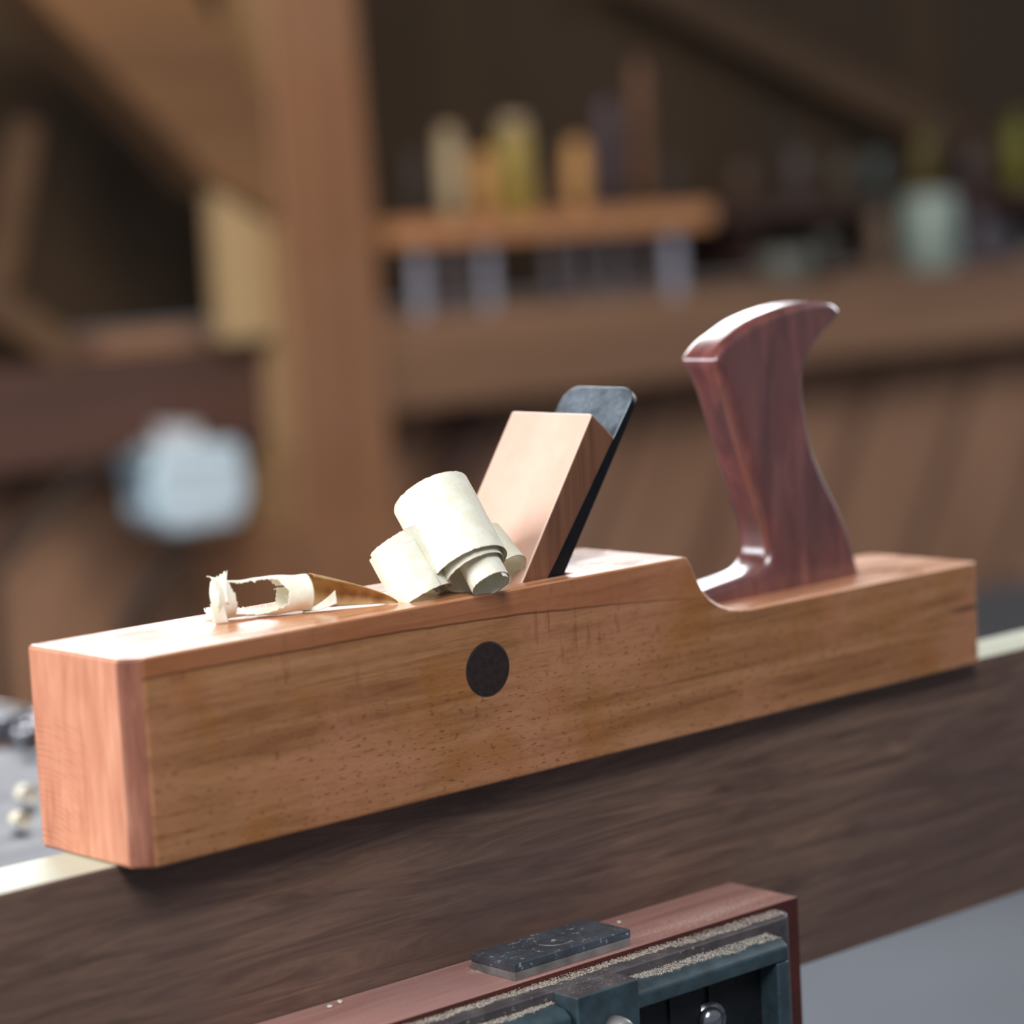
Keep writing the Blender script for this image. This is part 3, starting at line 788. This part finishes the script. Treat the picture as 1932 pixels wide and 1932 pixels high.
t = MB(); c = atY(380,835,SY); t.box((c.x-8, SY+20, c.z-10), (c.x+8, BEY-0.5, c.z+34)); t.box((c.x-8, BEY-8, c.z-10), (c.x+8, BEY-.5, zL0+60)); t.build('bracket', sk, sb)

# tool rack (slotted shelf) with chisels
RY = 3760.0
ra = atY(737, 418, RY); rb_ = atY(1345, 388, RY); rc_ = atY(737, 466, RY)
rk = thing('tool_rack', ((ra.x+rb_.x)/2, RY+40, rc_.z), 'orange brown slotted tool rack shelf on the dark back wall, right of the post', 'tool rack')
RZ1, RZ0 = ra.z, rc_.z
# built from two rails so the blades hang in the slot between
b_ = MB(); b_.box((ra.x, RY, RZ0), (rb_.x, RY+34, RZ1)); b_.build('front_rail', M['shelf'], rk, bevel=4)
b_ = MB(); b_.box((ra.x, RY+56, RZ0), (rb_.x, RY+90, RZ1)); b_.build('rear_rail', M['shelf'], rk, bevel=4)
for x_ in (ra.x+1, rb_.x-26):
    b_ = MB(); b_.box((x_, RY+34, RZ0+4), (x_+24, RY+56, RZ1-4)); b_.build('end_block', M['shelf'], rk)
for x_ in (ra.x+60, rb_.x-90):
    b_ = MB(); b_.box((x_, RY+90, RZ0+4), (x_+24, WALLY+250, RZ1-4)); b_.build('bracket', M['shelf'], rk)
handm = {'tan': plain('tan_handle', (214,160,96), .55), 'pale': plain('pale_handle', (206,184,146), .55), 'purple': plain('dark_purple_handle', (74,56,66), .5), 'brown': plain('brown_handle', (110,70,44), .55), 'dark': plain('dark_handle', (50,36,34), .55)}
blm = metal('hanging_blade_steel', (196,196,214), .5, .35)
bld = metal('dull_blade_steel', (120,112,118), .5, .35)
def chisel(px, ptop, pbot, wpx, hk, bk, blade_bot, bw, lab, ltop=None):
    y = RY+45; s = .87
    zc = RZ1; x = atY(px, 410, y).x
    ch = thing('chisel', (x, y, zc), lab, 'chisel', 'chisels standing in the tool rack')
    zt = atY(px, ptop, y).z; r = wpx/2/s*.93
    t = MB(); hgt = zt-zc
    t.tube([Vector((x,y,zc+hgt*k)) for k in (.02,.1,.3,.6,.85,.96,1)], [r*q for q in (.62,.8,.95,1,.98,.8,.35)], 14)
    t.build('handle', handm[hk], ch, smooth=True)
    t = MB(); t.tube([Vector((x,y,zc-2)), Vector((x,y,zc+hgt*.04+4))], [9,10], 14); t.build('ferrule', bld, ch, smooth=True)
    zb = atY(px, blade_bot, y).z; w_ = bw/2/s
    t = MB(); t.prism([(x-9,zc),(x+9,zc),(x+9,RZ0-6),(x+w_,RZ0-26),(x+w_,zb+8),(x-w_,zb),(x-w_,RZ0-26),(x-9,RZ0-6)], y-3, y+3)
    t.build('blade', {'l': blm, 'd': bld}[bk], ch)
chisel(785,285,0,40,'dark','l',602,30,'chisel with a dark handle and bright blade, first in the rack from the post')
chisel(853,240,0,46,'pale','d',598,30,'chisel with a tall pale handle, second in the rack from the post')
chisel(915,285,0,50,'tan','l',590,26,'chisel with a short thick tan handle, beside the olive jar')
chisel(1040,330,0,34,'brown','d',560,26,'chisel with a short brown handle between the olive jar and the second tan handle')
chisel(1093,262,0,50,'tan','d',570,26,'chisel with a tan handle left of the tall dark one')
chisel(1152,185,0,52,'purple','d',575,34,'chisel with a very tall dark purple handle')
chisel(1215,110,0,40,'brown','d',560,20,'chisel with the tallest brown handle, right of the purple one')
chisel(1268,300,0,36,'dark','l',575,38,'chisel with a dark handle at the right end of the rack')
def vessel(name, px, ptop, pbot, wpx, y, col, label, cat, lid=None, rough=.45, zbase=None, group=None):
    s = F_PX/ ((atY(px, pbot, y)-CAM).dot(FW)); b = atY(px, pbot, y); t_ = atY(px, ptop, y); r = wpx/2/s
    zb = b.z if zbase is None else zbase
    th = thing(name, (b.x, y, zb), label, cat, group)
    h = t_.z - zb; t = MB(); lh = h*.16 if lid else 0
    t.tube([Vector((b.x,y,zb+k*(h-lh))) for k in (0,.03,.5,.9,.97,1)], [r*.9,r,r,r,r*.92,r*.8], 20)
    t.build('body', plain(name+'_'+str(px)+'_skin', col, rough, 0, .15, 12), th, smooth=True)
    if lid:
        t = MB(); t.tube([Vector((b.x,y,zb+h-lh)), Vector((b.x,y,zb+h-lh*.15)), Vector((b.x,y,zb+h))], [r*.82,r*.82,r*.55], 20); t.build('lid', plain(name+'_'+str(px)+'_lid', lid, .5), th, smooth=True)
    else:
        t = MB(); t.tube([Vector((b.x,y,zb+h-2)), Vector((b.x,y,zb+h+3))], [r*.86,r*.86], 20); t.build('rim', plain(name+'_'+str(px)+'_rim', tuple(int(k*.8) for k in col), .5), th, smooth=True)
    return th
vessel('jar', 975, 222, 404, 66, RY+73, (158,136,60), 'olive yellow jar with a pale lid standing on the tool rack', 'jar', (190,170,140), zbase=RZ1)
# items standing on the right-hand beam, shade put into their base colours
BT = zR1
vessel('tin', 1480, 470, 530, 110, BEY+70, (96,98,92), 'low wide grey tin standing on the brown beam', 'tin', zbase=BT)
vessel('canister', 1757, 362, 535, 104, BEY+70, (150,168,162), 'tall pale green white canister standing on the brown beam', 'canister', zbase=BT)
vessel('bottle', 1662, 385, 525, 44, BEY+90, (112,92,74), 'narrow brownish bottle left of the pale canister', 'bottle', (90,76,60), zbase=BT)
vessel('bottle', 1850, 395, 520, 50, BEY+90, (92,88,100), 'narrow grey bottle right of the pale canister', 'bottle', (70,66,74), zbase=BT)
vessel('tin', 1905, 430, 520, 46, BEY+110, (78,74,84), 'small dark grey tin at the right edge of the picture on the beam', 'tin', zbase=BT)
vessel('tin', 1560, 440, 540, 52, BEY+110, (58,56,52), 'dark tin between the low grey tin and the brownish bottle', 'tin', zbase=BT)
# dark shelf further right with containers, base colours darkened to stand for shade
DY = 3960.0
da = atY(1350,388,DY); dc = atY(1350,420,DY)
ds = thing('wall_shelf', (da.x+900, DY+100, dc.z), 'dark brown wall shelf continuing right of the tool rack', 'shelf')
b_ = MB(); b_.box((da.x, DY, dc.z), (da.x+2600, DY+289, da.z)); b_.build('shelf_board', M['shelfdark'], ds, bevel=4)
for k in (200, 1200, 2300):
    b_ = MB(); b_.box((da.x+k, DY+60, dc.z-120), (da.x+k+30, DY+289, dc.z)); b_.build('bracket', M['shelfdark'], ds)
SZ = da.z
vessel('bottle', 1400, 300, 385, 44, DY+60, (70,46,30), 'brown bottle at the left end of the dark wall shelf', 'bottle', (60,40,30), zbase=SZ)
vessel('bottle', 1505, 270, 380, 40, DY+60, (72,60,62), 'greyish bottle second on the dark wall shelf', 'bottle', (60,50,50), zbase=SZ)
vessel('can', 1585, 300, 375, 56, DY+60, (62,52,36), 'squat dark brown can on the dark wall shelf', 'can', zbase=SZ)
vessel('can', 1655, 285, 370, 46, DY+60, (44,62,62), 'dark teal can on the dark wall shelf', 'can', zbase=SZ)
vessel('bottle', 1745, 235, 362, 50, DY+60, (88,72,8), 'mustard yellow bottle above the pale canister', 'bottle', (90,74,10), zbase=SZ)
vessel('can', 1830, 285, 360, 52, DY+60, (58,44,44), 'dark reddish can right of the mustard bottle on the wall shelf', 'can', zbase=SZ)
vessel('bottle', 1922, 215, 352, 46, DY+60, (112,112,10), 'bright yellow green bottle at the right edge of the wall shelf', 'bottle', (110,110,20), zbase=SZ)

# shiny clamp and bits on the bench, lower left
BZ = -92.0
cp = atZ(20, 1400, BZ)
gc = thing('steel_clamp', (cp.x, cp.y, BZ), 'shiny steel clamp lying on the grey bench at the left edge of the picture', 'clamp')
t = MB(); x, y = cp.x, cp.y
t.tube([Vector((x-70,y+10,BZ+12)), Vector((x-70,y+60,BZ+12)), Vector((x+5,y+75,BZ+12)), Vector((x+20,y+60,BZ+12)), Vector((x+20,y+10,BZ+12))], 10, 12); t.build('frame', M['steel_lo'], gc, smooth=True)
t = MB(); t.tube([Vector((x+20,y-50,BZ+14)), Vector((x+20,y+35,BZ+14))], 7, 12); t.build('screw', M['chrome'], gc, smooth=True)
t = MB(); t.tube([Vector((x-14,y-48,BZ+16)), Vector((x+54,y-48,BZ+16))], 4, 12)
for q in (-14, 54):
    t.tube([Vector((x+q-6,y-48,BZ+16)), Vector((x+q,y-48,BZ+16)), Vector((x+q+6,y-48,BZ+16))], [3,9,3], 12)
t.build('bar_handle', M['chrome'], gc, smooth=True)
for px, py, r, lab in ((12,1372,13,'larger shiny steel nut standing on the bench at the left edge'),(46,1385,9,'smaller shiny steel nut standing on the bench beside the plane nose')):
    c = atZ(px, py+22, BZ); t = MB(); hexa = [(c.x+r*math.cos(k*math.pi/3), c.y+r*math.sin(k*math.pi/3)) for k in range(6)]
    t.slab(hexa, BZ, BZ+r*1.5); o = t.build('steel_nut', M['chrome'], None, loc=(c.x,c.y,BZ), bevel=2); tag(o, lab, 'nut', 'steel nuts on the bench')
for px, py, s_, lab in ((52,1520,7,'round pale shaving curl on the bench nearest the plane nose, upper of two'),(40,1566,6,'round pale shaving curl on the bench, lower of two')):
    c = atZ(px, py, BZ); rows = []
    for i in range(40):
        a = i/39*9.5; r = s_*(.45+.55*i/39); rows.append([Vector((c.x+r*math.cos(a), c.y+q, BZ+s_+.4+r*math.sin(a))) for q in (-5,-2,2,5)])
    o = ribbon(rows, 'bench_shaving', M['shav'], org=Vector((c.x,c.y,BZ))); tag(o, lab, 'wood shaving', 'shaving curls on the bench')

# ------------------------------------------------------------------ lights
def area(name, loc, target, size, power, color, size_y=None):
    l = bpy.data.lights.new(name, 'AREA'); l.energy = power; l.color = color; l.shape = 'RECTANGLE'; l.size = size; l.size_y = size_y or size
    o = bpy.data.objects.new(name, l); COL.objects.link(o); o.location = W(loc)
    d = (Vector(target)-Vector(loc)).normalized(); o.rotation_euler = d.to_track_quat('-Z', 'Y').to_euler(); return o
area('window_light_left', (-2300, 500, 1500), (200,0,50), 1.3, 90, (.93,.96,1.0), 1.3)
area('window_light_front', (-1100, -1700, 2300), (200,0,-30), 1.0, 84, (.95,.97,1.0), 1.2)
area('window_light_rear', (1900, 2600, 1600), (300,0,50), 2.0, 92, (.92,.95,1.0), 1.1)
area('window_light_back_left', (-2600, 2500, 900), (300,0,60), 1.7, 75, (.90,.93,1.0), 1.2)
area('window_light_right', (2500, 250, 800), (450,30,150), .8, 30, (.92,.94,1.0), .8)
area('far_floor_fill', (7500, 1500, 1700), (5200,3600,-800), 1.5, 40, (.95,.95,1.0), 1.0)  # added fill to brighten the far floor, no window known there
area('room_light', (1500, 1200, 2400), (4200,4000,100), 2.0, 175, (1.0,.88,.74), 1.2)
wd_ = bpy.data.worlds.new('World'); sc.world = wd_; wd_.use_nodes = True
wd_.node_tree.nodes['Background'].inputs[0].default_value = (.62,.66,.75,1); wd_.node_tree.nodes['Background'].inputs[1].default_value = .28

# ------------------------------------------------------------------ camera
cd = bpy.data.cameras.new('Camera'); cam = bpy.data.objects.new('Camera', cd); COL.objects.link(cam); sc.camera = cam
cam.matrix_world = Matrix(((RT.x, UP.x, -FW.x, 0),(RT.y, UP.y, -FW.y, 0),(RT.z, UP.z, -FW.z, 0),(0,0,0,1)))
cam.location = W(CAM)
cd.sensor_width = 36; cd.sensor_fit = 'HORIZONTAL'; cd.lens = F_PX/1932*36
cd.clip_start = .05; cd.clip_end = 60
cd.dof.use_dof = True
cd.dof.focus_distance = ((Vector((215,5,90))-CAM).dot(FW))*.001
cd.dof.aperture_fstop = 3.6
cd.dof.aperture_blades = 9
for o in sc.objects:
    if '_o' in o: del o['_o']
sc.view_settings.view_transform = 'Standard'; sc.view_settings.look = 'None'; sc.view_settings.exposure = 0
sc.cycles.use_denoising = True
sc.cycles.max_bounces = 8
